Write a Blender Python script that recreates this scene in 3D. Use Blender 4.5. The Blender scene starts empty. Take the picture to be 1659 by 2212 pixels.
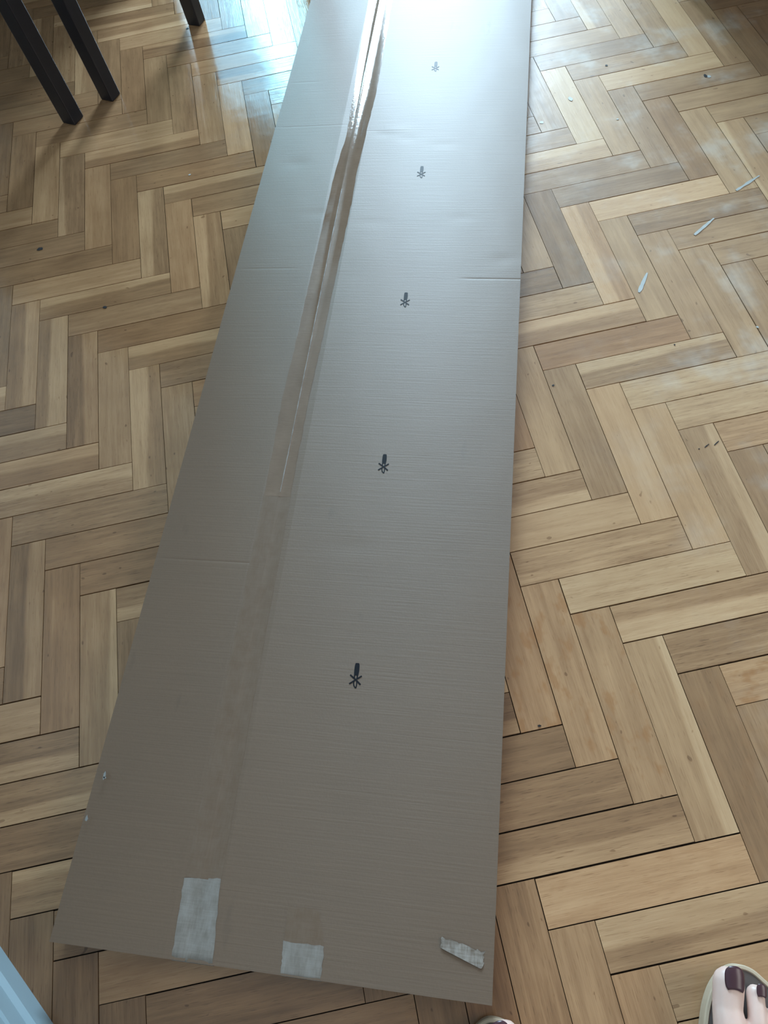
import bpy, bmesh, math, random
from mathutils import Vector, Matrix, noise

SC = bpy.context.scene
COL = SC.collection
# ------------------------------------------------------------------ camera
CAM_H = 0.90743
ROT = Matrix(((0.97735711, 0.21132997, -0.01061681),
              (-0.1905615, 0.85727904, -0.47828753),
              (-0.09197492, 0.46948087, 0.87813913)))
cam_d = bpy.data.cameras.new('camera')
cam = bpy.data.objects.new('camera', cam_d)
COL.objects.link(cam)
cam.matrix_world = Matrix.Translation((0, 0, CAM_H)) @ ROT.to_4x4()
cam_d.sensor_fit = 'VERTICAL'
cam_d.sensor_height = 22.12
cam_d.sensor_width = 16.59
cam_d.lens = 16.1674
cam_d.clip_start = 0.01
SC.camera = cam
# ------------------------------------------------------------------ light
SC.view_settings.view_transform = 'Standard'
SC.view_settings.look = 'None'
SC.view_settings.gamma = 1
SC.view_settings.use_curve_mapping = False
SC.view_settings.exposure = 0.0
wd = bpy.data.worlds.new('sky')
SC.world = wd
wd.use_nodes = True
wd.node_tree.nodes['Background'].inputs[0].default_value = (0.62, 0.8, 1.0, 1)
wd.node_tree.nodes['Background'].inputs[1].default_value = 1.0

def area(name, loc, target, sx, sy, rad, colr, roll=0.0):
    l = bpy.data.lights.new(name, 'AREA')
    l.shape = 'RECTANGLE'
    l.size = sx
    l.size_y = sy
    l.energy = rad * math.pi * sx * sy
    l.color = colr
    o = bpy.data.objects.new(name, l)
    COL.objects.link(o)
    q = (Vector(target) - Vector(loc)).to_track_quat('-Z', 'Y')
    o.matrix_world = Matrix.Translation(loc) @ q.to_matrix().to_4x4() @ Matrix.Rotation(roll, 4, 'Z')
    return o

YF = 4.5      # far wall
XR = 2.0      # right wall
XL = -1.8
YB = -1.3
COOL = (0.60, 0.825, 1.0)
area('daylight_door', (-.13, YF + .06, 1.15), (-.13, 0, 1.15), .6, 2.2, 5.6, (0.20, 0.66, 1.0))
area('daylight_gap', (-.005, YF + .05, 1.0), (-.005, 0, 1.0), .19, 1.6, 38, (0.34, 0.82, 1.0), math.radians(5))
area('daylight_window', (.945, YF + .06, 1.55), (.945, 0, 1.55), .97, 1.4, 86, COOL)
area('side_fill', (XR + .06, -.45, 1.55), (0, -.45, 1.55), 1.3, 1.4, 4.6, (1.0, 0.91, 0.80))  # added fill light; no window is known on this side

# ------------------------------------------------------------------ helpers
def link(name, me, mat=None, parent=None):
    o = bpy.data.objects.new(name, me)
    COL.objects.link(o)
    if mat and not me.materials:
        me.materials.append(mat)
    if parent:
        o.parent = parent
    return o

def mesh(name, verts, faces, mat=None, parent=None, smooth=False):
    me = bpy.data.meshes.new(name)
    me.from_pydata([tuple(v) for v in verts], [], faces)
    me.update()
    if smooth:
        me.polygons.foreach_set('use_smooth', [True] * len(me.polygons))
    return link(name, me, mat, parent)

def bmobj(name, bm, mat=None, parent=None, smooth=False):
    bmesh.ops.recalc_face_normals(bm, faces=bm.faces)
    me = bpy.data.meshes.new(name)
    bm.to_mesh(me)
    bm.free()
    if smooth:
        me.polygons.foreach_set('use_smooth', [True] * len(me.polygons))
    return link(name, me, mat, parent)

def add_box(bm, lo, hi, M=None, bevel=0.0):
    r = bmesh.ops.create_cube(bm, size=1)
    vs = r['verts']
    for v in vs:
        v.co = Vector(((lo[k] + hi[k]) / 2 + v.co[k] * (hi[k] - lo[k]) for k in range(3)))
    if bevel:
        es = list({e for v in vs for e in v.link_edges})
        r2 = bmesh.ops.bevel(bm, geom=es, offset=bevel, segments=2, affect='EDGES', profile=.5)
        vs = list({v for v in r2['verts']} | {v for v in vs if v.is_valid})
    if M is not None:
        bmesh.ops.transform(bm, matrix=M, verts=vs)

def empty(name, loc=(0, 0, 0), rz=0.0):
    o = bpy.data.objects.new(name, None)
    COL.objects.link(o)
    o.location = loc
    o.rotation_euler = (0, 0, rz)
    o.empty_display_size = .05
    return o

def tag(o, label=None, cat=None, group=None, kind=None):
    if label: o['label'] = label
    if cat: o['category'] = cat
    if group: o['group'] = group
    if kind: o['kind'] = kind
    return o

class NT:
    """small node helper"""
    def __init__(s, name):
        s.m = bpy.data.materials.new(name)
        s.m.use_nodes = True
        s.t = s.m.node_tree
        s.n = s.t.nodes
        s.b = s.n['Principled BSDF']
    def put(s, sock, v):
        if isinstance(v, bpy.types.NodeSocket):
            s.t.links.new(v, sock)
        else:
            sock.default_value = v
    def math(s, op, a, b=0.0, c=0.0, clamp=False):
        k = s.n.new('ShaderNodeMath')
        k.operation = op
        k.use_clamp = clamp
        for i, v in enumerate((a, b, c)):
            s.put(k.inputs[i], v)
        return k.outputs[0]
    def noise(s, vec, scale=1.0, detail=2.0, rough=.5, dist=0.0):
        k = s.n.new('ShaderNodeTexNoise')
        s.put(k.inputs['Vector'], vec)
        k.inputs['Scale'].default_value = scale
        k.inputs['Detail'].default_value = detail
        k.inputs['Roughness'].default_value = rough
        k.inputs['Distortion'].default_value = dist
        return k.outputs[0]
    def xyz(s, x, y, z):
        k = s.n.new('ShaderNodeCombineXYZ')
        for i, v in enumerate((x, y, z)):
            s.put(k.inputs[i], v)
        return k.outputs[0]
    def sep(s, v):
        k = s.n.new('ShaderNodeSeparateXYZ')
        s.put(k.inputs[0], v)
        return k.outputs
    def scale(s, v, sc):
        k = s.n.new('ShaderNodeMapping')
        s.put(k.inputs['Vector'], v)
        k.inputs['Scale'].default_value = sc
        return k.outputs[0]
    def step(s, v, a, b):
        k = s.n.new('ShaderNodeMapRange')
        k.interpolation_type = 'SMOOTHSTEP'
        for i, x in enumerate((v, a, b, 0.0, 1.0)):
            s.put(k.inputs[i], x)
        return k.outputs[0]
    def ramp(s, v, stops):
        k = s.n.new('ShaderNodeValToRGB')
        s.put(k.inputs[0], v)
        e = k.color_ramp.elements
        while len(e) < len(stops):
            e.new(.5)
        for i, (p, c) in enumerate(stops):
            e[i].position = p
            e[i].color = (*c, 1)
        return k.outputs[0]
    def mix(s, f, a, b, mode='MIX'):
        k = s.n.new('ShaderNodeMix')
        k.data_type = 'RGBA'
        k.blend_type = mode
        s.put(k.inputs[0], f)
        s.put(k.inputs[6], a if isinstance(a, bpy.types.NodeSocket) else (*a, 1))
        s.put(k.inputs[7], b if isinstance(b, bpy.types.NodeSocket) else (*b, 1))
        return k.outputs[2]
    def attr(s, name):
        k = s.n.new('ShaderNodeAttribute')
        k.attribute_name = name
        return k
    def obj(s):
        return s.n.new('ShaderNodeTexCoord').outputs['Object']
    def bump(s, h, strength, dist):
        k = s.n.new('ShaderNodeBump')
        s.put(k.inputs['Strength'], strength)
        k.inputs['Distance'].default_value = dist
        s.put(k.inputs['Height'], h)
        s.t.links.new(k.outputs[0], s.b.inputs['Normal'])
    def base(s, c=None, rough=None, spec=None):
        if c is not None:
            s.put(s.b.inputs['Base Color'], c if isinstance(c, bpy.types.NodeSocket) else (*c, 1))
        if rough is not None: s.put(s.b.inputs['Roughness'], rough)
        if spec is not None: s.put(s.b.inputs['Specular IOR Level'], spec)

def plain(name, c, rough=.5, spec=.5, var=.08, sc=40):
    t = NT(name)
    n = t.noise(t.obj(), sc, 3)
    a = tuple(x * (1 - var) for x in c)
    b = tuple(min(1, x * (1 + var)) for x in c)
    t.base(t.mix(n, a, b), rough, spec)
    return t.m

# ------------------------------------------------------------------ materials
def make_wood():
    t = NT('parquet_oak')
    uv = t.n.new('ShaderNodeUVMap')
    uv.uv_map = 'grain'
    ux, uy, _ = t.sep(uv.outputs[0])            # ux metres along, uy 0..1 across
    a1, a2 = t.attr('blk'), t.attr('blk2')
    c1 = t.sep(a1.outputs['Vector'])
    c2 = t.sep(a2.outputs['Vector'])
    tone, warm, lines = c1
    sap, seed, stain = c2
    ym = t.math('MULTIPLY', uy, .05)
    sx = t.math('MULTIPLY_ADD', seed, 37.0, ux)
    sy = t.math('MULTIPLY_ADD', seed, 11.0, ym)
    P = t.xyz(sx, sy, seed)
    # slow wander of the grain
    wob = t.noise(t.scale(P, (7, 30, 1)), 1, 2)
    wv = t.math('SUBTRACT', wob, .5)
    # sapwood stripe: code <.5 low side, >.5 high side
    sc = t.math('MULTIPLY_ADD', sap, 2.0, -1.0)
    mag = t.math('ABSOLUTE', sc)
    isup = t.math('GREATER_THAN', sc, 0.0)
    yy = t.math('ABSOLUTE', t.math('SUBTRACT', isup, uy))      # distance from the sap side
    slope = t.math('MULTIPLY', t.math('SUBTRACT', t.math('FRACT', t.math('MULTIPLY', seed, 7.7)), .5), 1.6)
    along = t.math('MULTIPLY', t.math('SUBTRACT', ux, .114), slope)
    edge = t.math('ADD', t.math('ADD', yy, along), t.math('MULTIPLY', wv, .25))
    sapm = t.math('SUBTRACT', 1.0, t.step(t.math('SUBTRACT', edge, mag), -.06, .07))
    sapm = t.math('MULTIPLY', sapm, t.step(mag, .05, .12))
    streak = t.noise(t.scale(P, (4, 60, 1)), 1, 3, .6)
    streak2 = t.noise(t.scale(P, (9, 170, 1)), 1, 3, .6)
    fiber = t.noise(t.scale(P, (30, 900, 1)), 1, 2, .6)
    por = t.noise(t.scale(P, (55, 1100, 1)), 1, 1, .5)
    cloud = t.noise(t.scale(P, (14, 22, 1)), 1, 2)
    v = t.math('MULTIPLY_ADD', t.math('SUBTRACT', streak, .5), .20, tone)
    v = t.math('MULTIPLY_ADD', t.math('SUBTRACT', streak2, .5), t.math('MULTIPLY_ADD', lines, .22, .14), v)
    v = t.math('MULTIPLY_ADD', t.math('SUBTRACT', fiber, .5), t.math('MULTIPLY_ADD', lines, .12, .07), v)
    v = t.math('MULTIPLY_ADD', t.math('SUBTRACT', cloud, .5), .16, v)
    v = t.math('MULTIPLY_ADD', sapm, .155, v)
    porm = t.step(por, .62, .74)
    v = t.math('MULTIPLY_ADD', porm, t.math('MULTIPLY_ADD', lines, -.14, -.05), v)
    # small dark flecks
    fl = t.noise(t.scale(P, (90, 150, 1)), 1, 0)
    v = t.math('MULTIPLY_ADD', t.step(fl, .82, .88), -.17, v)
    col = t.ramp(v, [(0.0, (.060, .031, .016)), (.25, (.165, .089, .046)), (.45, (.31, .176, .090)),
                     (.6, (.45, .274, .146)), (.8, (.59, .395, .228)), (1.0, (.71, .525, .34))])
    wp = t.math('MAXIMUM', t.math('MULTIPLY_ADD', warm, 2.0, -1.0), 0.0)
    wn = t.math('MAXIMUM', t.math('MULTIPLY_ADD', warm, -2.0, 1.0), 0.0)
    col = t.mix(wp, col, (1.12, .92, .80), 'MULTIPLY')
    col = t.mix(wn, col, (.90, .98, 1.15), 'MULTIPLY')
    # reddish old stains, with a shape of their own
    stn = t.noise(t.scale(P, (26, 45, 1)), 1, 3, .6)
    sm = t.math('MULTIPLY', t.step(stn, .51, .66), stain)
    col = t.mix(t.math('MULTIPLY', sm, .65), col, (.32, .14, .05))
    # worn, dusty varnish; its paleness also paints brighter light on the right side
    g = t.n.new('ShaderNodeNewGeometry').outputs['Position']
    gx, gy, gz = t.sep(g)
    wear = t.noise(t.scale(g, (9, 9, 9)), 1, 4, .6)
    worn = t.step(gx, .25, .6)
    dust_light = t.math('MULTIPLY', t.step(wear, .5, .75), t.math('MULTIPLY', worn, .34))
    col = t.mix(dust_light, col, (.62, .60, .56))
    rg = t.math('MULTIPLY_ADD', worn, .28, .13)
    rg = t.math('MULTIPLY_ADD', t.math('SUBTRACT', wear, .5), .18, rg)
    rg = t.math('MULTIPLY_ADD', t.math('SUBTRACT', fiber, .5), .12, rg)
    t.base(col, rg, .5)
    h = t.math('ADD', t.math('MULTIPLY', streak2, .6), t.math('MULTIPLY', fiber, .35))
    h = t.math('MULTIPLY_ADD', t.noise(t.scale(g, (35, 35, 1)), 1, 1), 1.2, h)
    t.bump(h, .35, .0006)
    return t.m

def make_card(name, bcol, rough, ribs=1.0):
    t = NT(name)
    o = t.obj()
    x, y, z = t.sep(o)
    rib = t.noise(t.xyz(t.math('MULTIPLY', x, 9), t.math('MULTIPLY', y, 420), 0), 1, 2, .6)
    fib = t.noise(t.scale(o, (500, 300, 500)), 1, 2)
    blot = t.noise(t.scale(o, (7, 4, 7)), 1, 4, .6)
    d = t.math('MULTIPLY_ADD', t.math('SUBTRACT', rib, .5), .15 * ribs, 1.0)
    d = t.math('MULTIPLY_ADD', t.math('SUBTRACT', fib, .5), .12, d)
    d = t.math('MULTIPLY_ADD', t.math('SUBTRACT', blot, .5), .16, d)
    sm = t.noise(t.scale(o, (28, 9, 28)), 1, 3, .65)
    smud = t.math('MULTIPLY', t.step(sm, .66, .78), .14)
    d = t.math('SUBTRACT', d, smud)
    k = t.n.new('ShaderNodeVectorMath')
    k.operation = 'SCALE'
    k.inputs[0].default_value = bcol
    t.put(k.inputs['Scale'], d)
    t.base(k.outputs[0], rough, .8)
    hh = t.math('ADD', t.math('MULTIPLY', rib, .7), t.math('MULTIPLY', fib, .3))
    t.bump(hh, .55, .0004)
    # fluting makes the gloss smear along the length of the box
    tg = t.n.new('ShaderNodeTangent')
    tg.direction_type = 'UV_MAP'
    tg.uv_map = 'face'
    t.t.links.new(tg.outputs[0], t.b.inputs['Tangent'])
    t.b.inputs['Anisotropic'].default_value = .6
    t.b.inputs['Anisotropic Rotation'].default_value = .25
    return t.m

def make_tape():
    t = NT('clear_packing_tape')
    o = t.obj()
    x, y, z = t.sep(o)
    rib = t.noise(t.xyz(t.math('MULTIPLY', x, 60), t.math('MULTIPLY', y, 420), 0), 1, 3, .65)
    bub = t.noise(t.scale(o, (170, 120, 170)), 1, 2)
    pat = t.noise(t.scale(o, (26, 14, 26)), 1, 3)
    v = t.math('MULTIPLY_ADD', t.math('SUBTRACT', rib, .5), .5, .5)
    v = t.math('MULTIPLY_ADD', t.math('SUBTRACT', pat, .5), .8, v)
    col = t.ramp(v, [(.2, (.140, .090, .060)), (.8, (.215, .148, .105))])
    t.base(col, .09, .5)
    h = t.math('ADD', t.math('MULTIPLY', rib, .5), t.math('MULTIPLY', bub, .6))
    t.bump(h, .16, .0006)
    return t.m

def make_hazetape(name, k1, k2, rough=.35):
    t = NT(name)
    o = t.obj()
    x, y, z = t.sep(o)
    rib = t.noise(t.xyz(t.math('MULTIPLY', x, 500), t.math('MULTIPLY', y, 60), 0), 1, 2, .6)
    rb2 = t.noise(t.xyz(t.math('MULTIPLY', x, 40), t.math('MULTIPLY', y, 600), 0), 1, 2, .6)
    pat = t.noise(t.scale(o, (70, 50, 70)), 1, 4, .6)
    v = t.math('MULTIPLY_ADD', t.math('SUBTRACT', rib, .5), .5, pat)
    v = t.math('MULTIPLY_ADD', t.math('SUBTRACT', rb2, .5), .4, v)
    t.base(t.ramp(v, [(.25, k1), (.75, k2)]), rough, .5)
    t.bump(v, .2, .0006)
    return t.m

M_WOOD = make_wood()
M_CARD = make_card('cardboard', (.138, .082, .046), .52)
M_TAPE = make_tape()
M_TAPE2 = make_hazetape('thin_tape', (.146, .093, .059), (.170, .117, .082), .42)
M_PATCH = make_hazetape('hazy_tape', (.185, .158, .134), (.275, .250, .226))
M_TORN = make_hazetape('crumpled_tape', (.15, .115, .088), (.36, .33, .30), .15)
M_INK = plain('black_ink', (.008, .009, .013), .5, .2)
M_JOINT = plain('dark_joint', (.030, .020, .014), .9, .2)
M_DARK = plain('espresso_wood', (.009, .0085, .013), .38, .5, .25, 60)
M_WALL = plain('wall_paint', (.36, .36, .35), .8, .3, .03, 8)
M_WHITE = plain('white_gloss_paint', (.24, .33, .38), .35, .5, .03, 30)
M_CEIL = plain('ceiling_paint', (.42, .42, .41), .9, .2, .02, 8)
M_PAINT = plain('paint_drip', (.42, .43, .42), .4, .5, .15, 90)
M_NICK = plain('torn_paper', (.24, .245, .24), .8, .2, .3, 300)
M_FLECK = plain('dark_fleck', (.02, .018, .02), .6, .3)
M_SKIN = NT('skin')
_n = M_SKIN.noise(M_SKIN.obj(), 55, 3)
M_SKIN.base(M_SKIN.mix(_n, (.66, .43, .36), (.74, .56, .49)), .42, .5)
M_SKIN.b.inputs['Subsurface Weight'].default_value = .12
M_SKIN.b.inputs['Subsurface Radius'].default_value = (.008, .003, .002)
M_SKIN = M_SKIN.m
M_NAIL = plain('plum_nail_polish', (.060, .022, .030), .30, .5, .1, 200)
M_RIM = plain('beige_foam', (.50, .40, .29), .7, .3, .12, 90)
M_BED = plain('grey_brown_footbed', (.105, .085, .078), .8, .3, .15, 120)
M_STRAP = plain('navy_strap', (.008, .018, .035), .4, .5)
M_SHORTS = plain('dark_cloth', (.05, .06, .09), .9, .2)

# ------------------------------------------------------------------ room shell
def wall_boxes(name, boxes, mat=M_WALL):
    bm = bmesh.new()
    for lo, hi in boxes:
        add_box(bm, lo, hi)
    return tag(bmobj(name, bm, mat), kind='structure')

ZC = 2.7
TH = .2
wall_boxes('wall_far', [((XL - TH, YF, 0), (-.43, YF + TH, ZC)), ((-.43, YF, 2.25), (.46, YF + TH, ZC)), ((-.43, YF, 0), (.17, YF + TH, .05)),
                        ((.17, YF, 0), (.46, YF + TH, 2.25)), ((.46, YF, 2.25), (1.43, YF + TH, ZC)), ((.46, YF, 0), (1.43, YF + TH, .85)),
                        ((1.43, YF, 0), (XR + TH, YF + TH, ZC))])
wall_boxes('wall_right', [((XR, YB, 0), (XR + TH, -1.1, ZC)), ((XR, .2, 0), (XR + TH, YF, ZC)), ((XR, -1.1, 0), (XR + TH, .2, .85)), ((XR, -1.1, 2.25), (XR + TH, .2, ZC))])
wall_boxes('wall_back', [((XL - TH, YB - TH, 0), (XR + TH, YB, ZC))])
wall_boxes('ceiling', [((XL - TH, YB - TH, ZC), (XR + TH, YF + TH, ZC + .1))], M_CEIL)
# slanting left wall: its foot shows in the lower left corner
DL = Vector((-.592, .8059)).normalized()
NL = Vector((.8059, .592)).normalized()
PL = Vector((-.5046, .0653))
def along(t, off=0.0):
    p = PL + DL * t + NL * off
    return (p.x, p.y)
t0, t1 = -1.690, 2.2
A0, A1 = along(t0, -.02), along(t1, -.02)
B0, B1 = along(t0, -.22), along(t1, -.22)
verts = [(*A0, 0), (*A1, 0), (XL, A1[1], 0), (XL, YF, 0), (XL - TH, YF, 0), (XL - TH, B1[1] - .2, 0), (*B1, 0), (*B0, 0)]
nv = len(verts)
wv_ = verts + [(x, y, ZC) for x, y, z in verts]
bm = bmesh.new()
bv = [bm.verts.new(v) for v in wv_]
for i in range(nv):
    j = (i + 1) % nv
    bm.faces.new((bv[i], bv[j], bv[nv + j], bv[nv + i]))
tag(bmobj('wall_left', bm, M_WALL), kind='structure')
prof = [(0, 0), (0, .031), (-.0045, .037), (-.0045, .0635), (-.0075, .0655), (-.0075, .0685), (-.0050, .0705), (-.0050, .112), (-.012, .122), (-.0195, .122), (-.0195, 0)]
bm = bmesh.new()
ra = [bm.verts.new((*along(t0 + .03, o), z)) for o, z in prof]
rb = [bm.verts.new((*along(t1 - .02, o), z)) for o, z in prof]
for i in range(len(prof)):
    j = (i + 1) % len(prof)
    bm.faces.new((ra[i], ra[j], rb[j], rb[i]))
bm.faces.new(ra)
bm.faces.new(list(reversed(rb)))
bb = bmobj('baseboard_left', bm, M_WHITE)
tag(bb, kind='structure')
bb['label'] = 'pale blue-grey glossy stepped baseboard running across the lower left corner'

def window(name, x0, x1, z0, z1, bars, side=False):
    bm = bmesh.new()
    w = .045
    def bx(a0, a1, b0, b1):
        if side:
            add_box(bm, (XR - .004, a0, b0), (XR + .035, a1, b1))
        else:
            add_box(bm, (a0, YF - .004, b0), (a1, YF + .035, b1))
    bx(x0, x0 + w, z0, z1); bx(x1 - w, x1, z0, z1)
    bx(x0 + w, x1 - w, z0, z0 + w); bx(x0 + w, x1 - w, z1 - w, z1)
    for b in bars:
        bx(b - .02, b + .02, z0 + w, z1 - w)
    tag(bmobj(name, bm, M_WHITE), kind='structure')
window('door_1', -.43, .17, .05, 2.25, [])
window('window_1', .46, 1.43, .85, 2.25, [])
window('fill_window', -1.1, .2, .85, 2.25, [-.45], True)  # frame made up around the added side fill light

# ------------------------------------------------------------------ parquet floor
W_, LB = .05, 4.55932846
UX, UY = .16135877, .39459322
bm = bmesh.new()
add_box(bm, (XL - TH, YB - TH, -.06), (XR + TH, YF + TH, -.0045))
FLOOR = tag(bmobj('floor', bm, M_JOINT), kind='structure')
FLOOR['label'] = 'oak herringbone parquet floor with dark joints'

# tone (includes the light falling on it), warmth, line strength, sapwood (sign = side), stain for the blocks that can be told apart
TONES = '''
A-4 -4 .3 0 0 0;A-4 -3 .3 0 0 0
A-3 -10 .5 -.2 0 0;A-3 -9 .46 -.2 0 0;A-3 -8 .48 0 0 0;A-3 -7 .43 -.4 .3 0;A-3 -6 .47 0 .3 0;A-3 -5 .66 .1 .3 0;A-3 -4 .46 -.2 .2 0;A-3 -3 .5 0 .2 0;A-3 -2 .52 0 .3 0;A-3 -1 .5 0 .2 0
A-2 -8 .47 0 .3 0;A-2 -7 .48 0 .3 0;A-2 -6 .57 .1 .5 -.4;A-2 -5 .45 -.3 .4 0;A-2 -4 .42 -.6 .4 0;A-2 -3 .68 .3 .7 0;A-2 -2 .43 -.2 .8 0;A-2 -1 .5 0 .4 0;A-2 0 .5 0 .5 0;A-2 1 .5 0 .4 0
A-1 -5 .34 -.4 .8 0;A-1 -4 .52 0 1 0;A-1 -3 .47 .2 .6 -.4;A-1 -2 .43 .45 .4 0;A-1 -1 .46 -.1 .8 -.35;A-1 0 .62 0 1 0;A-1 1 .60 0 1 0;A-1 2 .53 .2 .9 0
A0 -3 .62 0 .9 0;A0 -2 .46 .1 .7 .3;A0 -1 .58 .1 .3 0;A0 0 .52 .1 .9 0;A0 1 .62 0 .7 0;A0 2 .5 .1 .6 .5;A0 3 .43 0 .8 0;A0 4 .53 .2 .6 0 .9
A1 -1 .37 .1 .6 .3;A1 0 .42 .1 .5 0;A1 1 .46 .1 .7 0;A1 2 .45 .1 .6 .45;A1 3 .60 .35 .6 0 .25;A1 4 .46 0 .6 -.5;A1 5 .5 .1 .4 0;A1 6 .5 .1 .4 0
A2 0 .42 .1 .4 0
B-4 -11 .45 -.2 .2 0;B-4 -10 .40 -.5 .3 0;B-4 -9 .47 0 .3 -.3;B-4 -8 .54 -.1 .3 0;B-4 -7 .5 -.1 .3 0;B-4 -6 .66 .1 .2 0;B-4 -5 .46 0 .2 0;B-4 -4 .36 .1 .2 0;B-4 -3 .28 .1 .2 0
B-3 -9 .45 0 .2 0;B-3 -8 .5 -.3 .2 0;B-3 -7 .72 0 .2 0;B-3 -6 .54 0 .1 0;B-3 -5 .47 -.3 .2 0;B-3 -4 .42 .1 .2 0;B-3 -3 .56 0 .2 0;B-3 -2 .55 .1 .2 -.2;B-3 -1 .5 0 .2 0
B-2 -6 .5 -.2 .2 0;B-2 -5 .38 -.3 .2 0;B-2 -4 .50 .35 .2 -.5;B-2 -3 .53 0 .1 0;B-2 -2 .5 .05 .1 0;B-2 -1 .52 0 .2 0;B-2 0 .47 0 .2 0
B-1 -4 .45 .4 .2 0;B-1 -3 .52 .05 .3 0;B-1 -2 .45 -.1 .3 0;B-1 -1 .6 .2 .1 0;B-1 0 .58 .15 .1 0;B-1 1 .48 -.1 .3 .35;B-1 2 .42 -.1 .3 0
B0 -1 .5 .3 .3 0 .8;B0 0 .51 .2 .4 0 .8;B0 1 .50 .1 .3 0 .8;B0 2 .52 0 .3 .25;B0 3 .39 0 .3 0 .2;B0 4 .45 0 .3 0
B1 -1 .4 .1 .3 0;B1 0 .42 .1 .3 0;B1 1 .38 .4 .3 0;B1 2 .48 .2 .7 0;B1 3 .49 .15 .5 0;B1 4 .5 .3 .4 0
A2 -1 .38 .1 .5 0;A2 -2 .52 .1 .4 0;A2 -3 .35 0 .3 0;A2 -4 .45 0 .6 -.3;A2 -5 .39 .1 .7 0;A2 -6 .43 0 .7 .35;A2 -7 .40 -.1 .8 .45;A2 -8 .56 0 .5 0
B2 -5 .36 .1 .3 0;B2 -4 .35 0 .3 0;B2 -3 .35 .1 .3 0;B2 -2 .38 .1 .3 0
B1 -10 .52 .2 .3 0;B1 -9 .36 0 .3 .45;B1 -8 .45 .2 .3 0;B1 -7 .48 0 .4 .2;B1 -6 .42 0 .4 0
A1 -13 .37 -.2 .4 0;A1 -12 .47 -.2 .4 -.35;A1 -11 .45 .15 .3 -.4;A1 -10 .50 -.1 .9 -.45;A1 -9 .47 -.1 1 0;A1 -8 .42 .1 .7 0;A1 -7 .42 .15 .6 0;A1 -6 .46 .1 .6 .3
B0 -15 .42 0 .2 0;B0 -14 .43 .1 .3 .45;B0 -13 .45 -.1 .3 .6;B0 -12 .37 .1 .4 .5;B0 -11 .52 0 .2 0;B0 -10 .45 0 .4 -.55;B0 -9 .5 0 .4 0
A0 -19 .45 0 .2 0;A0 -18 .5 0 .2 0;A0 -17 .43 -.1 .2 0;A0 -16 .43 -.2 .2 0;A0 -15 .43 0 .2 0;A0 -14 .55 .05 .2 0;A0 -13 .44 0 .3 -.35;A0 -12 .48 -.1 .3 0;A0 -11 .42 .15 .3 0;A0 -10 .45 0 .3 -.45;A0 -9 .44 -.3 .4 0;A0 -8 .5 .3 .3 0
B-1 -20 .37 0 .2 0;B-1 -19 .42 0 .2 0;B-1 -18 .55 .05 .2 0;B-1 -17 .42 -.2 .4 -.2;B-1 -16 .52 .1 .2 0;B-1 -15 .43 .1 .2 0;B-1 -14 .42 -.05 .4 -.5;B-1 -13 .52 .15 .2 0;B-1 -12 .47 .1 .3 -.35;B-1 -11 .42 -.1 .2 0
A-1 -24 .42 0 0 0;A-1 -23 .42 0 0 0;A-1 -22 .42 0 .1 0;A-1 -21 .42 0 .1 0;A-1 -20 .46 0 .1 0;A-1 -19 .45 0 .2 0;A-1 -18 .46 0 .2 0;A-1 -17 .57 .05 .2 0;A-1 -16 .43 .1 .2 -.5;A-1 -15 .42 -.1 .3 0;A-1 -14 .45 .15 .3 0;A-1 -13 .43 0 .3 -.4;A-1 -12 .45 0 .3 0;A-1 -11 .55 .1 .3 0
B-2 -19 .45 .1 .2 0;B-2 -18 .46 0 .2 0;B-2 -17 .45 0 .4 0;B-2 -16 .5 0 .2 0;B-2 -15 .58 .2 .2 0;B-2 -14 .44 .1 .2 0;B-2 -20 .43 0 .2 0
'''
TD = {}
for row in TONES.replace('\n', ';').split(';'):
    q = row.split()
    if q:
        TD[(q[0][0], int(q[0][1:]), int(q[1]))] = [float(x) for x in q[2:]]

poly_room = [along(t0 + .001, -.001), (XR, YB), (XR, YF), (XL, YF), (XL, along(t1, -.001)[1])]
p_low = along((YB - PL.y) / DL.y)
poly_room = [(p_low[0], YB), (XR, YB), (XR, YF), (XL, YF), along((XL - PL.x) / DL.x)]
def clip(poly, room):
    out = poly
    for i in range(len(room)):
        a, b = room[i], room[(i + 1) % len(room)]
        inp, out = out, []
        def sd(p):
            return (b[0] - a[0]) * (p[1] - a[1]) - (b[1] - a[1]) * (p[0] - a[0])
        for k in range(len(inp)):
            p, q = inp[k - 1], inp[k]
            sp, sq = sd(p), sd(q)
            if (sp >= 0) != (sq >= 0):
                f = sp / (sp - sq)
                out.append((p[0] + f * (q[0] - p[0]), p[1] + f * (q[1] - p[1])))
            if sq >= 0:
                out.append(q)
        if len(out) < 3:
            return []
    return out

RC = ROT.transposed()
def to_px(x, y):
    v = RC @ Vector((x, y, -CAM_H))
    if v.z > -.05:
        return None
    return (829.5 + 1616.74 * v.x / -v.z, 1106 - 1616.74 * v.y / -v.z)

HB = .042
KB = (.90743 - HB) / (.90743 - .045)      # survey was taken for a 45 mm box
BOX_O = Vector((.00912, -.08149)) * KB
BD = Vector((.301216, .953556))
BE = Vector((.953556, -.301216))
def box_st(x, y):
    d = Vector((x, y)) - BOX_O
    return d.dot(BD) / KB, d.dot(BE) / KB

rnd = random.Random(7)
def block_geo(kind, c, i):
    if kind == 'A':
        u0, v0, du, dv = i - c * LB, i + c * LB, LB, 1
    else:
        u0, v0, du, dv = i - c * LB, i + 1 + c * LB, 1, LB
    return u0 * W_ + UX, UY - (v0 + dv) * W_, du * W_, dv * W_

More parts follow.
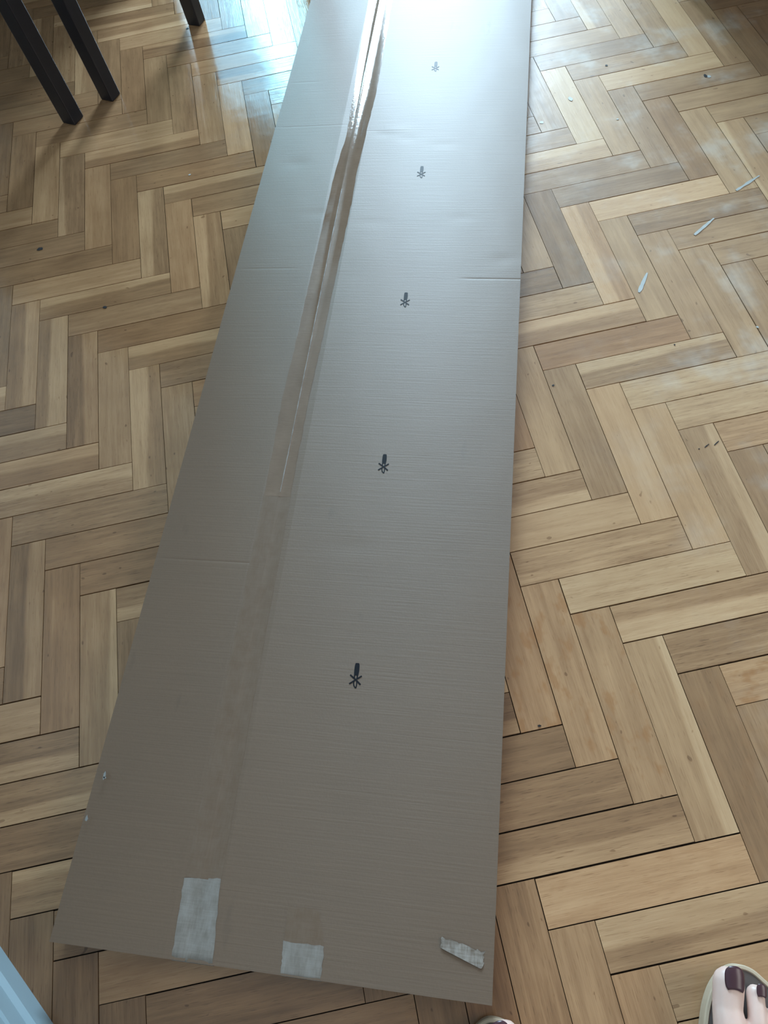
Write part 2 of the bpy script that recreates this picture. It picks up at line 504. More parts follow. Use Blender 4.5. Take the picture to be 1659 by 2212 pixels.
class Buf:
    def __init__(s):
        s.v, s.f, s.uv, s.a, s.b = [], [], [], [], []
    def build(s, name, parent):
        me = bpy.data.meshes.new(name)
        me.from_pydata(s.v, [], s.f)
        me.update()
        ul = me.uv_layers.new(name='grain')
        flat = []
        for p in me.polygons:
            for li in p.loop_indices:
                flat.extend(s.uv[me.loops[li].vertex_index])
        ul.data.foreach_set('uv', flat)
        for nm, arr in (('blk', s.a), ('blk2', s.b)):
            at = me.attributes.new(nm, 'FLOAT_VECTOR', 'FACE')
            at.data.foreach_set('vector', [x for t in arr for x in t])
        return link(name, me, M_WOOD, parent)

def add_block(buf, kind, c, i, simple):
    x0, y0, w, h = block_geo(kind, c, i)
    r = random.Random((ord(kind) * 1000 + c) * 1000 + i)
    gap = [r.uniform(.00022, .00070) for _ in range(4)]
    if kind == 'A':
        gap[1] *= 1.7; gap[3] *= 1.7
    P = [(x0 + gap[0], y0 + gap[1]), (x0 + w - gap[2], y0 + gap[1]), (x0 + w - gap[2], y0 + h - gap[3]), (x0 + gap[0], y0 + h - gap[3])]
    Q = clip(P, poly_room)
    if not Q:
        return
    tn = TD.get((kind, c, i))
    if tn is None:
        tn = [r.uniform(.38, .56), r.uniform(-.1, .2), r.uniform(.1, .7), r.choice((0, 0, .35, -.35))]
    st = tn[4] if len(tn) > 4 else 0.0
    seed = r.random()
    a = (tn[0] + (.02 if x0 > .05 else -.045), tn[1] * .5 + .5, tn[2])  # left blocks darkened, right ones lightened, to carry the uneven light
    b = (tn[3] * .5 + .5, seed, st)
    zt = r.uniform(-.00016, .00016)
    tx, ty = r.uniform(-.0010, .0010), r.uniform(-.0010, .0010)
    def z(x, y):
        return zt + tx * (x - x0 - w / 2) + ty * (y - y0 - h / 2)
    def uvf(x, y):
        if kind == 'A':
            return (x - x0, (y0 + h - y) / h)
        return (y0 + h - y, (x - x0) / w)
    n = len(Q)
    base = len(buf.v)
    rings = []
    ch = .00035
    cx, cy = x0 + w / 2, y0 + h / 2
    if simple or True:
        rings = [(Q, 0.0), (Q, -.0045)]
    else:
        full = len(Q) == 4 and Q == P
        ins = [(x + (ch if x < cx else -ch), y + (ch if y < cy else -ch)) for x, y in Q] if full else Q
        rings = [(ins, 0.0), (Q, -.00025), (Q, -.0045)]
    for ring, dz in rings:
        for x, y in ring:
            buf.v.append((x, y, z(x, y) + dz if dz > -.004 else dz))
            buf.uv.append(uvf(x, y))
    fs = [list(range(base, base + n))]
    for k in range(len(rings) - 1):
        for q in range(n):
            e = (q + 1) % n
            fs.append([base + k * n + q, base + (k + 1) * n + q, base + (k + 1) * n + e, base + k * n + e])
    for f in fs:
        buf.f.append(f)
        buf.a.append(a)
        buf.b.append(b)

allb = []
for kind in 'AB':
    for c in range(-12, 12):
        for i in range(-110, 70):
            x0, y0, w, h = block_geo(kind, c, i)
            if x0 + w < XL or x0 > XR or y0 + h < YB or y0 > YF:
                continue
            n_in, n_vis = 0, 0
            for a in range(7):
                for b in range(7):
                    x, y = x0 + w * (a + .5) / 7, y0 + h * (b + .5) / 7
                    px = to_px(x, y)
                    if px and 0 <= px[0] < 1659 and 0 <= px[1] < 2212:
                        n_in += 1
                        s, t = box_st(x, y)
                        if not (-.01 < s < 2.05 and -.455 < t < 0):
                            n_vis += 1
            allb.append((n_vis, kind, c, i))
rest = Buf()
for nvis, kind, c, i in allb:
    if nvis > 0:
        bf = Buf()
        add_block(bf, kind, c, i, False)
        if bf.f:
            bf.build('parquet_block', FLOOR)
    else:
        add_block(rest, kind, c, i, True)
tag(rest.build('parquet_field', FLOOR), kind='stuff')

# paint drips, chips and flecks lying on the wood
def flat_patch(name, pts, mat, z=.0004, parent=FLOOR, th=.0004):
    n = len(pts)
    v = [(x, y, z + th) for x, y in pts] + [(x, y, z - .0001) for x, y in pts]
    f = [list(range(n))] + [[k, n + k, n + (k + 1) % n, (k + 1) % n] for k in range(n)]
    return mesh(name, v, f, mat, parent)
def streak(name, a, b, w, mat, seed=0):
    r = random.Random(seed)
    A, B = Vector(a), Vector(b)
    d = (B - A)
    nrm = Vector((-d.y, d.x)).normalized()
    L_, R_ = [], []
    for k in range(9):
        f = k / 8
        ww = w * (.5 + .5 * math.sin(math.pi * min(1, f * 1.1 + .05))) * r.uniform(.6, 1.1)
        p = A + d * f
        L_.append(tuple(p + nrm * ww))
        R_.append(tuple(p - nrm * ww))
    return flat_patch(name, L_ + R_[::-1], mat)
def blob2(name, c, rx, ry, mat, seed=0):
    r = random.Random(seed)
    return flat_patch(name, [(c[0] + rx * math.cos(k / 9 * 6.283) * r.uniform(.7, 1.1), c[1] + ry * math.sin(k / 9 * 6.283) * r.uniform(.7, 1.1)) for k in range(9)], mat)
for k, (a, b, w) in enumerate((((.6038, .8753), (.6476, .9024), .0032), ((.4766, .7815), (.5031, .8171), .0036), ((.7073, .9538), (.7574, .9765), .0030))):
    streak('paint_streak', a, b, w, M_PAINT, k)
for k, (x, y, rx, ry) in enumerate(((.7845, 1.258, .0035, .0045), (.4534, 1.228, .0042, .004), (.5237, 1.2775, .004, .007), (.5858, 1.193, .0025, .002), (.6179, .6679, .002, .0022), (-.2087, 1.2898, .0026, .0018))):
    blob2('paint_spot', (x, y), rx, ry, M_PAINT, k)
for k, (x, y, rx, ry) in enumerate(((.7795, 1.262, .003, .006), (.6196, 1.3532, .003, .003), (.1347, .1705, .0022, .0014), (-.4923, 1.1725, .0062, .0044), (-.3752, .9939, .004, .003), (.2959, .6421, .002, .0016),
                                    (.4548, .4863, .0012, .0008), (.4903, .6682, .0014, .0014), (-.1805, 1.7823, .004, .003))):
    blob2('dark_fleck', (x, y), rx, ry, M_FLECK, k)
streak('dark_fleck', (.4630, .4866), (.4705, .4905), .0009, M_FLECK, 3)
streak('dark_fleck', (.4765, .4868), (.4850, .4918), .0010, M_FLECK, 4)

# ------------------------------------------------------------------ cardboard box
S_END = 2.02
WB = .4595
SEAM = -.3090
ang = math.atan2(-BD.x, BD.y)
box = empty('cardboard_box', (BOX_O.x, BOX_O.y, 0), ang)     # local: x across (= t), y along (= s)
box.scale = (KB, KB, 1)
tag(box, 'long flat brown cardboard box lying across the parquet, taped along its seam', 'box')
bm = bmesh.new()
add_box(bm, (-WB + .0006, 0.0005, .0005), (-.0006, S_END, HB - .0052), None, .0012)
bmobj('box_body', bm, M_CARD, box)

def rows(lo, hi, fine, step=.007):
    ys = set()
    n = int((hi - lo) / step) + 1
    for k in range(n + 1):
        ys.add(round(lo + (hi - lo) * k / n, 5))
    for c in fine:
        for d in (-.003, -.0018, -.0009, 0, .0009, .0018, .003):
            if lo < c + d < hi:
                ys.add(round(c + d, 5))
    ys = sorted(ys)
    out = [ys[0]]
    for y in ys[1:]:
        if y - out[-1] > .0004:
            out.append(y)
    return out

DENTS = [(-.2515, 1.291, .020, .006, -.0004), (-.2083, 1.2775, .014, .006, -.0004), (-.1411, 1.2614, .02, .005, -.0005), (-.2492, 1.066, .03, .008, -.0003),
         (-.225, 1.302, .025, .008, .0003), (-.1139, .6104, .010, .0025, -.0008), (-.1208, .5823, .009, .003, -.0005), (-.0258, .985, .02, .01, -.0006),
         (-.0969, 1.078, .02, .008, -.0004), (-.2007, .4737, .03, .012, -.0004), (-.4012, 1.2173, .02, .012, -.0006), (-.339, 1.0877, .03, .008, -.0005)]
CREASES = {'left': [(1.320, -.455, -.309, -.0002), (.961, -.455, -.345, -.0002), (.441, -.455, -.309, -.0003), (1.4535, -.455, -.385, -.0002)],
           'right': [(.943, -.095, .001, -.0005), (1.30, -.309, -.20, -.0002)]}
def flap_z(x, y, side=None):
    """height of the cardboard face above its nominal plane"""
    if side is None:
        side = 'left' if x < SEAM else 'right'
    z = .0007 * noise.noise(Vector((x * 5, y * 3, 3.3)))
    z += .0002 * noise.noise(Vector((x * 22, y * 16, 1.7)))
    for (dx, dy, rx, ry, a) in DENTS:
        e = ((x - dx) / rx) ** 2 + ((y - dy) / ry) ** 2
        if e < 9:
            z += a * math.exp(-e)
    for (cy, a, b, dep) in CREASES[side]:
        if a <= x <= b:
            e = (y - cy) / .0011
            if abs(e) < 4:
                fade = min(1, (x - a + .002) / .02 + (1 if a <= -WB + .001 else 0), (b - x + .002) / .03 + (1 if b >= -.001 else 0))
                z += dep * math.exp(-e * e) * max(0, fade)
    # both flaps dip a little towards the taped seam
    dd = abs(x - SEAM)
    if dd < .024:
        z -= (.024 - dd) * (.062 if side == 'left' else .078)
    if side == 'left':
        z += (x - SEAM) * .029          # the left flap hangs a little outwards
    return z

def flap(name, x0, x1, side):
    xs = rows(x0, x1, [SEAM - .024, SEAM + .024], .008)
    ys = rows(-.001, S_END, [c[0] for c in CREASES[side]], .007)
    nx, ny = len(xs), len(ys)
    v, f = [], []
    for y in ys:
        for x in xs:
            ex = .0
            v.append((x, y, HB + flap_z(x, y, side) + ex))
    for j in range(ny - 1):
        for i in range(nx - 1):
            a = j * nx + i
            f.append((a, a + 1, a + nx + 1, a + nx))
    # turned down rim so the flap has its thickness
    rim = list(range(nx)) + [j * nx + nx - 1 for j in range(1, ny)] + [(ny - 1) * nx + i for i in range(nx - 2, -1, -1)] + [j * nx for j in range(ny - 2, 0, -1)]
    b0 = len(v)
    n = len(rim)
    for k in rim:
        v.append(v[k])
    for k in rim:
        x, y, z = v[k]
        v.append((x, y, min(z - .001, HB - .0040)))
    nf = len(f)
    for k in range(n):
        e = (k + 1) % n
        f.append((b0 + k, b0 + n + k, b0 + n + e, b0 + e))
    o = mesh(name, v, f, M_CARD, box)
    o.data.polygons.foreach_set('use_smooth', [True] * nf + [False] * n)
    ul = o.data.uv_layers.new(name='face')
    fl = []
    for l in o.data.loops:
        p = v[l.vertex_index]
        fl.extend((p[0], p[1] + p[2]))
    ul.data.foreach_set('uv', fl)
    return o
flap('left_flap', -WB, SEAM - .0008, 'left')
flap('right_flap', SEAM + .0008, 0.0, 'right')

def strip(name, stations, prof, mat, smooth=True, jag=0.0, seed=1):
    """stations: (s, tl, tr); prof: list of (fraction across or ('seam', d), height)"""
    r = random.Random(seed)
    v, f = [], []
    n = len(prof)
    for s, tl, tr in stations:
        for k, (fr, hz) in enumerate(prof):
            if isinstance(fr, tuple):
                x = SEAM + fr[1]
            else:
                x = tl + (tr - tl) * fr
            j = r.uniform(-jag, jag) if k in (0, n - 1) else 0
            v.append((x + j, s, HB + hz + flap_z(x, s)))
    for a in range(len(stations) - 1):
        for k in range(n - 1):
            q = a * n + k
            f.append((q, q + 1, q + n + 1, q + n))
    return mesh(name, v, f, mat, box, smooth)

# long clear tape over the seam; left half leans to the seam ridge
TL = [(.541, -.3305, -.2943), (.696, -.334, -.295), (.82, -.332, -.292), (1.11, -.3288, -.2872), (1.19, -.3271, -.2884), (1.24, -.3241, -.2864), (1.29, -.3205, -.285),
      (1.41, -.3236, -.2802), (1.60, -.3303, -.2814), (1.75, -.334, -.283), (2.0, -.335, -.285)]
sts = []
for a, b in zip(TL[:-1], TL[1:]):
    n = max(2, int((b[0] - a[0]) / .012))
    for k in range(n):
        q = k / n
        sts.append(tuple(a[m] + (b[m] - a[m]) * q for m in range(3)))
sts.append(TL[-1])
tape = strip('seam_tape', sts, [(0, .0003), (.25, .0004), (('s', -.0016), .0004), (('s', -.0004), .0008), (('s', .0004), .0008), (('s', .0016), .0004), (.75, .0004), (1, .0003)], M_TAPE, True, .0006)
tape['label'] = 'clear shiny packing tape along the seam'
M_CREASE_LIGHT = make_hazetape('highlight_tape', (.15, .12, .10), (.40, .39, .38), .35)  # pale colour paints the highlight on the seam ridge
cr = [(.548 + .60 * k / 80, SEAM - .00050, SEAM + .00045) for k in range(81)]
o = strip('crease_highlight', cr, [(0, .0009), (.5, .0012), (1, .0009)], M_CREASE_LIGHT, True, .00025, 7)
o['label'] = 'whitened crease of the tape, painted pale as the highlight along the seam'
t2 = []
for k in range(31):
    s = .075 + (.545 - .075) * k / 30
    q = k / 30
    t2.append((s, -.3275 - .004 * q, -.288 - .006 * q))
strip('thin_tape', t2, [(0, .0002), (.2, .0003), (('s', -.0012), .0003), (('s', 0), .0007), (('s', .0012), .0003), (.8, .0003), (1, .0002)], M_TAPE2, True, .0004, 3)

def patch(name, quad, mat, nx=10, ny=12, jag=.0006, lift=.0009, amp=.0002, seed=5, wrap=True):
    """quad: (t,s) corners far-left, far-right, near-right, near-left; may turn down over the near edge"""
    r = random.Random(seed)
    v, f = [], []
    for j in range(ny + 1):
        q = j / ny
        for i in range(nx + 1):
            p = i / nx
            x = (quad[0][0] * (1 - p) + quad[1][0] * p) * (1 - q) + (quad[3][0] * (1 - p) + quad[2][0] * p) * q
            y = (quad[0][1] * (1 - p) + quad[1][1] * p) * (1 - q) + (quad[3][1] * (1 - p) + quad[2][1] * p) * q
            if i in (0, nx) or j == 0:
                x += r.uniform(-jag, jag)
                y += r.uniform(-jag, jag)
            dip = -.0012 * ((.003 - y) / .004) ** 2 if y < .003 else 0
            v.append((x, y, HB + lift * .4 + flap_z(x, y) + max(dip, -.0006) + amp * noise.noise(Vector((x * 90, y * 90, seed)))))
    for j in range(ny):
        for i in range(nx):
            a = j * (nx + 1) + i
            f.append((a, a + nx + 1, a + nx + 2, a + 1))
    if wrap:
        b0 = len(v)
        a0 = ny * (nx + 1)
        for i in range(nx + 1):
            x, y, z = v[a0 + i]
            v.append((x, -.0018, HB - .004))
            v.append((x, -.0016, HB - .034))
        for i in range(nx):
            f.append((a0 + i, b0 + 2 * i, b0 + 2 * i + 2, a0 + i + 1))
            f.append((b0 + 2 * i, b0 + 2 * i + 1, b0 + 2 * i + 3, b0 + 2 * i + 2))
    return mesh(name, v, f, mat, box, True)
pa = patch('tape_patch', [(-.3285, .0735), (-.2885, .0775), (-.2800, .0004), (-.3238, .0008)], M_PATCH)
pa['label'] = 'whitish tape end folded over the near edge, left of two'
pb = patch('tape_patch', [(-.2113, .0285), (-.1690, .0290), (-.1682, -.0008), (-.2088, -.0008)], M_PATCH, seed=8)
pb['label'] = 'whitish tape end folded over the near edge, right of two'
patch('thin_tape', [(-.2117, .0600), (-.1795, .0602), (-.1690, .0288), (-.2113, .0283)], M_TAPE2, 8, 8, .0004, .0008, .0001, 9, False)
tp = patch('torn_tape', [(-.0519, .0508), (-.0096, .0425), (-.0107, .0275), (-.0527, .0412)], M_TORN, 14, 8, .0012, .0030, .0013, 12, False)
tp['label'] = 'crumpled torn piece of clear tape near the front right corner'
# torn white nicks on the left edge
for k, (x, y, sx, sy) in enumerate(((-.4462, .1665, .0014, .006), (-.4450, .1640, .0024, .0014), (-.4532, .1195, .0016, .004))):
    r = random.Random(k)
    pts = [(x + sx * math.cos(q / 7 * 6.283) * r.uniform(.5, 1.2), y + sy * math.sin(q / 7 * 6.283) * r.uniform(.5, 1.2)) for q in range(7)]
    flat_patch('paper_nick', pts, M_NICK, HB + .0006, box)

# printed "no blade" marks: (ds, dt) in millimetres from the mark's centre
def ribbon(pts, w):
    L_, R_ = [], []
    for k, p in enumerate(pts):
        a = Vector(pts[max(0, k - 1)])
        b = Vector(pts[min(len(pts) - 1, k + 1)])
        d = (b - a).normalized()
        n = Vector((-d.y, d.x)) * w
        L_.append(Vector(p) + n)
        R_.append(Vector(p) - n)
    return L_, R_
def mark(s0, t0):
    v, f = [], []
    def P(ds, dt, z):
        x, y = t0 + dt / 1000, s0 + ds / 1000
        return (x, y, HB + flap_z(x, y) + z - .0008)
    def polyg(pts, z):
        b = len(v)
        v.extend(P(a, c, z) for a, c in pts)
        f.append(list(range(b, b + len(pts))))
    def rib(pts, w, z):
        L_, R_ = ribbon(pts, w)
        b = len(v)
        n = len(L_)
        v.extend(P(q.x, q.y, z) for q in L_)
        v.extend(P(q.x, q.y, z) for q in R_)
        for k in range(n - 1):
            f.append((b + k, b + k + 1, b + n + k + 1, b + n + k))
    polyg([(19.6, -2.0), (19.9, 0), (19.7, 2.2), (17.5, 2.9), (13, 3.3), (9.7, 3.35), (6.0, 3.05), (4.6, 2.7), (4.6, -2.2), (7.5, -2.5), (11.1, -2.7), (15, -2.75), (18, -2.5)], .00105)
    rib([(4.9, -1.75), (2.2, -1.35), (.2, -.85)], .72, .00100)
    rib([(4.9, 2.1), (2.2, 1.85), (.2, 1.45)], .72, .00102)
    rib([(4.9, -6.8), (0, .1), (-5.7, 6.9)], .95, .00110)
    rib([(4.7, 7.2), (-.6, .2), (-5.9, -6.5)], .90, .00112)
    rib([(-1.6, -1.3), (-4.5, -1.45), (-7.0, -.9), (-8.9, .3), (-10.4, 1.9)], .72, .00104)
    rib([(-1.6, 1.85), (-4.5, 2.3), (-7.5, 2.25), (-10.4, 1.8)], .68, .00106)
    o = mesh('printed_mark', v, f, M_INK, box)
    o['label'] = 'black printed symbol of a crossed-out knife'
    return o
for s, t in ((.3020, -.1734), (.5954, -.1737), (.8918, -.1740), (1.1845, -.1754), (1.4832, -.1753), (1.780, -.176)):
    mark(s, t)

# ------------------------------------------------------------------ dark furniture, upper left
LEAN = Vector((-.052, .0))
def leg_mesh(h, half, rot, lean=LEAN, taper=.9):
    bm = bmesh.new()
    add_box(bm, (-half, -half, 0), (half, half, h), None, .0025)
    for v in bm.verts:
        q = v.co.z / h
        k = taper + (1 - taper) * q
        v.co.x *= k
        v.co.y *= k
        v.co = Matrix.Rotation(rot, 3, 'Z') @ v.co
        v.co.x += lean.x * v.co.z
        v.co.y += lean.y * v.co.z
    return bm
RZ = math.radians(42)
FA = Vector((math.sin(RZ), math.cos(RZ)))          # along the leg row, away to the upper right
FB = Vector((-math.cos(RZ), math.sin(RZ)))         # to the upper left
def place(o, p, z=0.0):
    o.location = (p[0], p[1], z)
    return o
# table: its corner leg stands nearest
tl = Vector((-.434, 1.538))
table = empty('table', (tl.x, tl.y, 0))
tag(table, 'dark brown wooden table whose square leg stands nearest in the upper left corner', 'table')
HT = .70
ax, bx_ = Vector((-.78, .66)), Vector((.552, .600))
for p in (Vector((0, 0)), ax, bx_, ax + bx_):
    o = bmobj('leg', leg_mesh(HT, .0175, -.6), M_DARK, table)
    o.location = (p.x, p.y, 0)
bm = bmesh.new()
tops = [Vector((0, 0)), bx_, ax + bx_, ax]
HT = .70
cen = (ax + bx_) / 2
def slab(bm, pts, z0, z1):
    lo = [bm.verts.new((p.x, p.y, z0)) for p in pts]
    hi = [bm.verts.new((p.x, p.y, z1)) for p in pts]
    n = len(pts)
    bm.faces.new(lo)
    bm.faces.new(hi)
    for k in range(n):
        bm.faces.new((lo[k], lo[(k + 1) % n], hi[(k + 1) % n], hi[k]))
lsh = LEAN * HT
slab(bm, [Vector(p) - tl for p in ((-.42, 1.36), (.30, 2.12), (-.50, 2.95), (-1.25, 2.20))], HT, HT + .028)
bmobj('tabletop', bm, M_DARK, table)
bm = bmesh.new()
slab(bm, [lsh + cen + (p - cen) * .97 for p in tops], HT - .07, HT - .0005)
bmobj('apron', bm, M_DARK, table)
# stool
c1, c2 = Vector((-.355, 1.590)), Vector((-.158, 1.800))
chair = empty('stool', (c1.x, c1.y, 0))
tag(chair, 'dark brown wooden stool with square legs pushed under the table', 'stool')
cd = c2 - c1
cb = Vector((-cd.y, cd.x)).normalized() * .42
HS = .43
for k, p in enumerate((Vector((0, 0)), cd, cb, cd + cb)):
    o = bmobj('leg', leg_mesh(HS if k < 2 else HS, .0165, -.6 if k == 0 else -.55), M_DARK, chair)
    o.location = (p.x, p.y, 0)
bm = bmesh.new()
pts = [Vector((0, 0)), cd, cd + cb, cb]
cc = (cd + cb) / 2
lsh = LEAN * HS
slab(bm, [lsh + cc + (p - cc) * 1.1 for p in pts], HS, HS + .035)
bmobj('seat', bm, M_DARK, chair)
# drawer pedestal added out of view to shade the upper left floor
ped = empty('shade_pedestal', (-.485, 2.335, 0))
tag(ped, 'dark drawer pedestal added unseen under the table to shade the floor', 'light block')
bm = bmesh.new()
add_box(bm, (-.265, -.165, .012), (.265, .175, .555), None, .004)
bmobj('carcass', bm, M_DARK, ped)
for k in range(3):
    bm = bmesh.new()
    add_box(bm, (-.255, -.178, .025 + .178 * k), (.255, -.1655, .195 + .178 * k), None, .003)
    d_ = bmobj('drawer', bm, M_DARK, ped)
    bm = bmesh.new()
    add_box(bm, (-.05, -.192, .11 + .178 * k), (.05, -.1785, .125 + .178 * k), None, .003)
    bmobj('handle', bm, M_DARK, d_)
for sx in (-.23, .23):
    for sy in (-.13, .14):
        bm = bmesh.new()
        add_box(bm, (sx - .02, sy - .02, 0), (sx + .02, sy + .02, .0118))
        bmobj('foot', bm, M_DARK, ped)

# dark low chest added out of view to darken the upper right corner
blocker = empty('blocker', (1.36, 1.86, 0))
tag(blocker, 'low dark brown chest added unseen to shade the upper right corner of the floor', 'blocker')
bm = bmesh.new()
add_box(bm, (-.52, -.27, .012), (.52, .27, .46), None, .008)
bmobj('blocker_body', bm, M_DARK, blocker)
bm = bmesh.new()
add_box(bm, (-.535, -.285, .4603), (.535, .285, .495), None, .006)
bmobj('lid', bm, M_DARK, blocker)
bm = bmesh.new()
add_box(bm, (-.06, -.300, .33), (.06, -.2705, .35), None, .004)
bmobj('handle', bm, M_DARK, blocker)
for sx in (-.47, .47):
    for sy in (-.22, .22):
        bm = bmesh.new()
        add_box(bm, (sx - .03, sy - .03, 0), (sx + .03, sy + .03, .0118))
        bmobj('foot', bm, M_DARK, blocker)

# ------------------------------------------------------------------ person: feet in flip-flops, lower right
person = empty('person', (.12, -.30, 0))
tag(person, 'person standing barelegged in beige flip-flops with dark plum toenails, seen from above', 'person')
PO = Vector((.12, -.30, 0))
def frame(tip, az, side):
    f = Vector((math.sin(az), math.cos(az)))
    r = Vector((f.y, -f.x)) * side
    return tip, f, r
FS = frame(Vector((.2475, -.1005)), math.radians(22), 1)      # the right sole
FR = frame(Vector((.2405, -.0945)), math.radians(22), 1)      # the right foot on it
FL = frame(Vector((.0085, -.1000)), math.radians(-10), -1)   # the left sole
FT = frame(Vector((.0125, -.0965)), math.radians(-10), -1)   # the left foot on it
def fw(F, r, f, z):
    tip, fv, rv = F
    p = tip + fv * f + rv * r
    return Vector((p.x, p.y, z)) - PO
SB = .0205           # footbed height
balls = []
def chain(pts, n=8, zs=1.0):
    for a, b in zip(pts[:-1], pts[1:]):
        for k in range(n + 1):
            q = k / n
            balls.append((a[0].lerp(b[0], q), a[1] + (b[1] - a[1]) * q, zs))
TOES = [((0, -.0140), .0152, (-.0015, -.036), .0142, (.003, -.064), .0180),
        ((.0258, -.0180), .0088, (.0256, -.042), .0090, (.028, -.068), .0125),
        ((.0430, -.0330), .0086, (.0420, -.053), .0090, (.043, -.076), .0140),
        ((.0650, -.0480), .0080, (.0620, -.064), .0086, (.058, -.084), .0135),
        ((.0800, -.0640), .0078, (.0770, -.077), .0085, (.071, -.092), .0135)]
for F, hip in ((FR, Vector((.20, -.33, .80))), (FT, Vector((.03, -.33, .80)))):
    for k, (p0, r0, p1, r1, p2, r2) in enumerate(TOES):
        lift = .004 if k else 0
        chain([(fw(F, *p0, SB + r0 * .86), r0), (fw(F, *p1, SB + r1 * .95 + lift), r1), (fw(F, *p2, SB + r2 * .95), r2)], 7, .86)
    # forefoot, arch, heel, ankle
    for a, ra_, b, rb2 in (((.010, -.065, .020), .021, (.014, -.15, .034), .027), ((.035, -.072, .020), .019, (.028, -.15, .032), .027),
                           ((.058, -.085, .018), .017, (.040, -.16, .026), .024), ((.014, -.15, .034), .027, (.026, -.205, .045), .030),
                           ((.028, -.15, .032), .027, (.028, -.21, .045), .030), ((.040, -.16, .026), .024, (.030, -.235, .028), .028),
                           ((.026, -.205, .045), .030, (.028, -.235, .030), .030)):
        chain([(fw(F, a[0], a[1], SB + a[2] * .9), ra_ * .9), (fw(F, b[0], b[1], SB + b[2] * .9), rb2)], 7)
    an = fw(F, .028, -.205, .115)
    hp = hip - PO
    kn = Vector(((an.x * .5 + hp.x * .5), hp.y * .5 + an.y * .5 + .03, .44))
    cf = an.lerp(kn, .6) + Vector((0, -.02, 0))
    chain([(fw(F, .028, -.205, .075), .033), (an, .032), (cf, .050), (kn, .052), (kn.lerp(hp, .55), .066), (hp, .085)], 12)
chain([(Vector((.20, -.33, .82)) - PO, .09), (Vector((.03, -.33, .82)) - PO, .09)], 6)
bm = bmesh.new()
for c, r, zs in balls:
    bmesh.ops.create_icosphere(bm, subdivisions=2, radius=1.0, matrix=Matrix.Translation(c) @ Matrix.Diagonal((r, r, r * zs, 1)))
tmp = bmobj('body', bm, M_SKIN, person, True)
md = tmp.modifiers.new('r', 'REMESH')
md.mode = 'VOXEL'
md.voxel_size = .0018
md.use_smooth_shade = True
ms = tmp.modifiers.new('s', 'SMOOTH')
ms.iterations = 4
ms.factor = .5

def toenail(F, r, f, z, wx, ly, roll, rad):
    v, fc = [], []
    n = 10
    tip, fv, rv = F
    fv3, rv3 = Vector((fv.x, fv.y, 0)), Vector((rv.x, rv.y, 0))
    c = fw(F, r, f, z)
    for j in range(n + 1):
        q = (j / n) * 2 - 1
        wid = wx * (1 - .42 * max(0, q) ** 3 - .30 * max(0, -q) ** 4)
        for i in range(n + 1):
            p = (i / n) * 2 - 1
            a = p * wid / rad + roll
            yy = q * ly * (1 - .14 * p * p * (1 if q > 0 else -1))
            dz = -.12 * max(0, q) ** 2 * ly
            v.append(c + rv3 * (rad * math.sin(a)) + fv3 * yy + Vector((0, 0, rad * (math.cos(a) - 1) + dz)))
    for j in range(n):
        for i in range(n):
            a = j * (n + 1) + i
            fc.append((a, a + 1, a + n + 2, a + n + 1))
    o = mesh('toenail', v, fc, M_NAIL, person, True)
    md = o.modifiers.new('t', 'SOLIDIFY')
    md.thickness = .0012
    md.offset = 0
    return o
for F in (FR, FT):
    toenail(F, .0010, -.0080, SB + .0262, .0098, .0098, .12, .0150)
    toenail(F, .0275, -.0135, SB + .0172, .0048, .0052, .15, .0090)
    toenail(F, .0435, -.0310, SB + .0160, .0044, .0048, .15, .0084)

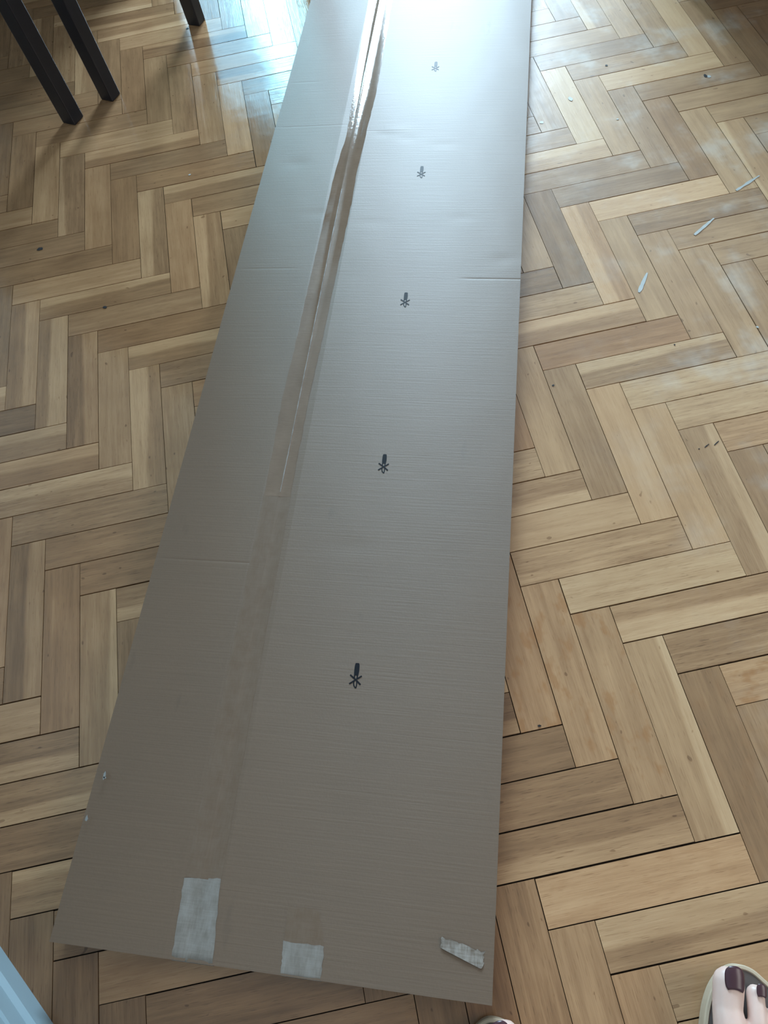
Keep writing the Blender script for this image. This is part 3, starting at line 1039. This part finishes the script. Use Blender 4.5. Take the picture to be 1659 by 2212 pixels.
OUT = [(.004, .0070), (.018, .0055), (.032, -.003), (.048, -.012), (.064, -.025), (.078, -.043), (.087, -.066), (.088, -.095), (.082, -.13), (.074, -.17), (.068, -.21), (.060, -.245),
       (.040, -.268), (.020, -.266), (.002, -.248), (-.006, -.21), (-.010, -.17), (-.018, -.13), (-.026, -.095), (-.029, -.065), (-.0275, -.045), (-.0245, -.029), (-.0185, -.0135), (-.009, -.0005)]
def smooth_loop(pts, n=4):
    out = []
    m = len(pts)
    for k in range(m):
        p0, p1, p2, p3 = (Vector(pts[(k + d) % m]) for d in (-1, 0, 1, 2))
        for j in range(n):
            t = j / n
            out.append(.5 * ((2 * p1) + (p2 - p0) * t + (2 * p0 - 5 * p1 + 4 * p2 - p3) * t * t + (3 * p1 - p0 - 3 * p2 + p3) * t ** 3))
    return out
for F, which in ((FS, 'right'), (FL, 'left')):
    lp = smooth_loop(OUT)
    n = len(lp)
    cen2 = sum(lp, Vector((0, 0))) / n
    def inset(d):
        res = []
        for k in range(n):
            tg = (lp[(k + 1) % n] - lp[k - 1]).normalized()
            res.append(lp[k] + Vector((tg.y, -tg.x)) * d)
        return res
    rings = [(inset(.001), .0012), (lp, .003), (lp, .0195), (inset(.0010), .0214), (inset(.0034), .0217), (inset(.0044), .0205)]
    v, fc = [], []
    for ring, z in rings:
        for p in ring:
            v.append(fw(F, p.x, p.y, z))
    for k in range(len(rings) - 1):
        for j in range(n):
            e = (j + 1) % n
            fc.append((k * n + j, k * n + e, (k + 1) * n + e, (k + 1) * n + j))
    fc.append(list(range(n)))
    sole = bpy.data.meshes.new('flip_flop')
    sole.from_pydata([tuple(x) for x in v], [], fc)
    bmx = bmesh.new()
    bmx.from_mesh(sole)
    ff = bmobj('flip_flop', bmx, M_RIM, person, False)
    ff['label'] = which + ' flip-flop with beige rim'
    ins = inset(.0042)
    v = [fw(F, p.x, p.y, .0206) for p in ins] + [fw(F, p.x, p.y, .0160) for p in ins]
    fc = [list(range(n))] + [(k, n + k, n + (k + 1) % n, (k + 1) % n) for k in range(n)]
    bed = mesh('footbed', v, fc, M_BED, ff)
    # toe post and straps
    bm = bmesh.new()
    def tube(bm, pts, rad):
        for a, b in zip(pts[:-1], pts[1:]):
            d = b - a
            q = d.to_track_quat('Z', 'Y').to_matrix().to_4x4()
            bmesh.ops.create_cone(bm, cap_ends=True, segments=10, radius1=rad, radius2=rad, depth=d.length, matrix=Matrix.Translation((a + b) / 2) @ q)
    tube(bm, [fw(F, .0155, -.048, .019), fw(F, .0155, -.050, .052), fw(F, .0155, -.060, .060)], .0042)
    for sgn, ex in ((1, .085), (-1, -.016)):
        tube(bm, [fw(F, .0155, -.060, .060), fw(F, .0155 + (ex - .0155) * .5, -.085, .067), fw(F, .0155 + (ex - .0155) * .85, -.11, .052), fw(F, ex, -.13, .024)], .0042)
    bmobj('strap', bm, M_STRAP, ff)
# shorts
bm = bmesh.new()
for hip, F in ((Vector((.20, -.33, .80)), FR), (Vector((.03, -.33, .80)), FL)):
    hp = hip - PO
    an = fw(F, .028, -.205, .115)
    kn = Vector(((an.x * .5 + hp.x * .5), hp.y * .5 + an.y * .5 + .03, .44))
    a = kn.lerp(hp, .45)
    d = hp - a
    bmesh.ops.create_cone(bm, cap_ends=False, segments=24, radius1=.080, radius2=.098, depth=d.length, matrix=Matrix.Translation((a + hp) / 2) @ d.to_track_quat('Z', 'Y').to_matrix().to_4x4())
sh = bmobj('shorts', bm, M_SHORTS, person, True)
md = sh.modifiers.new('t', 'SOLIDIFY')
md.thickness = .004
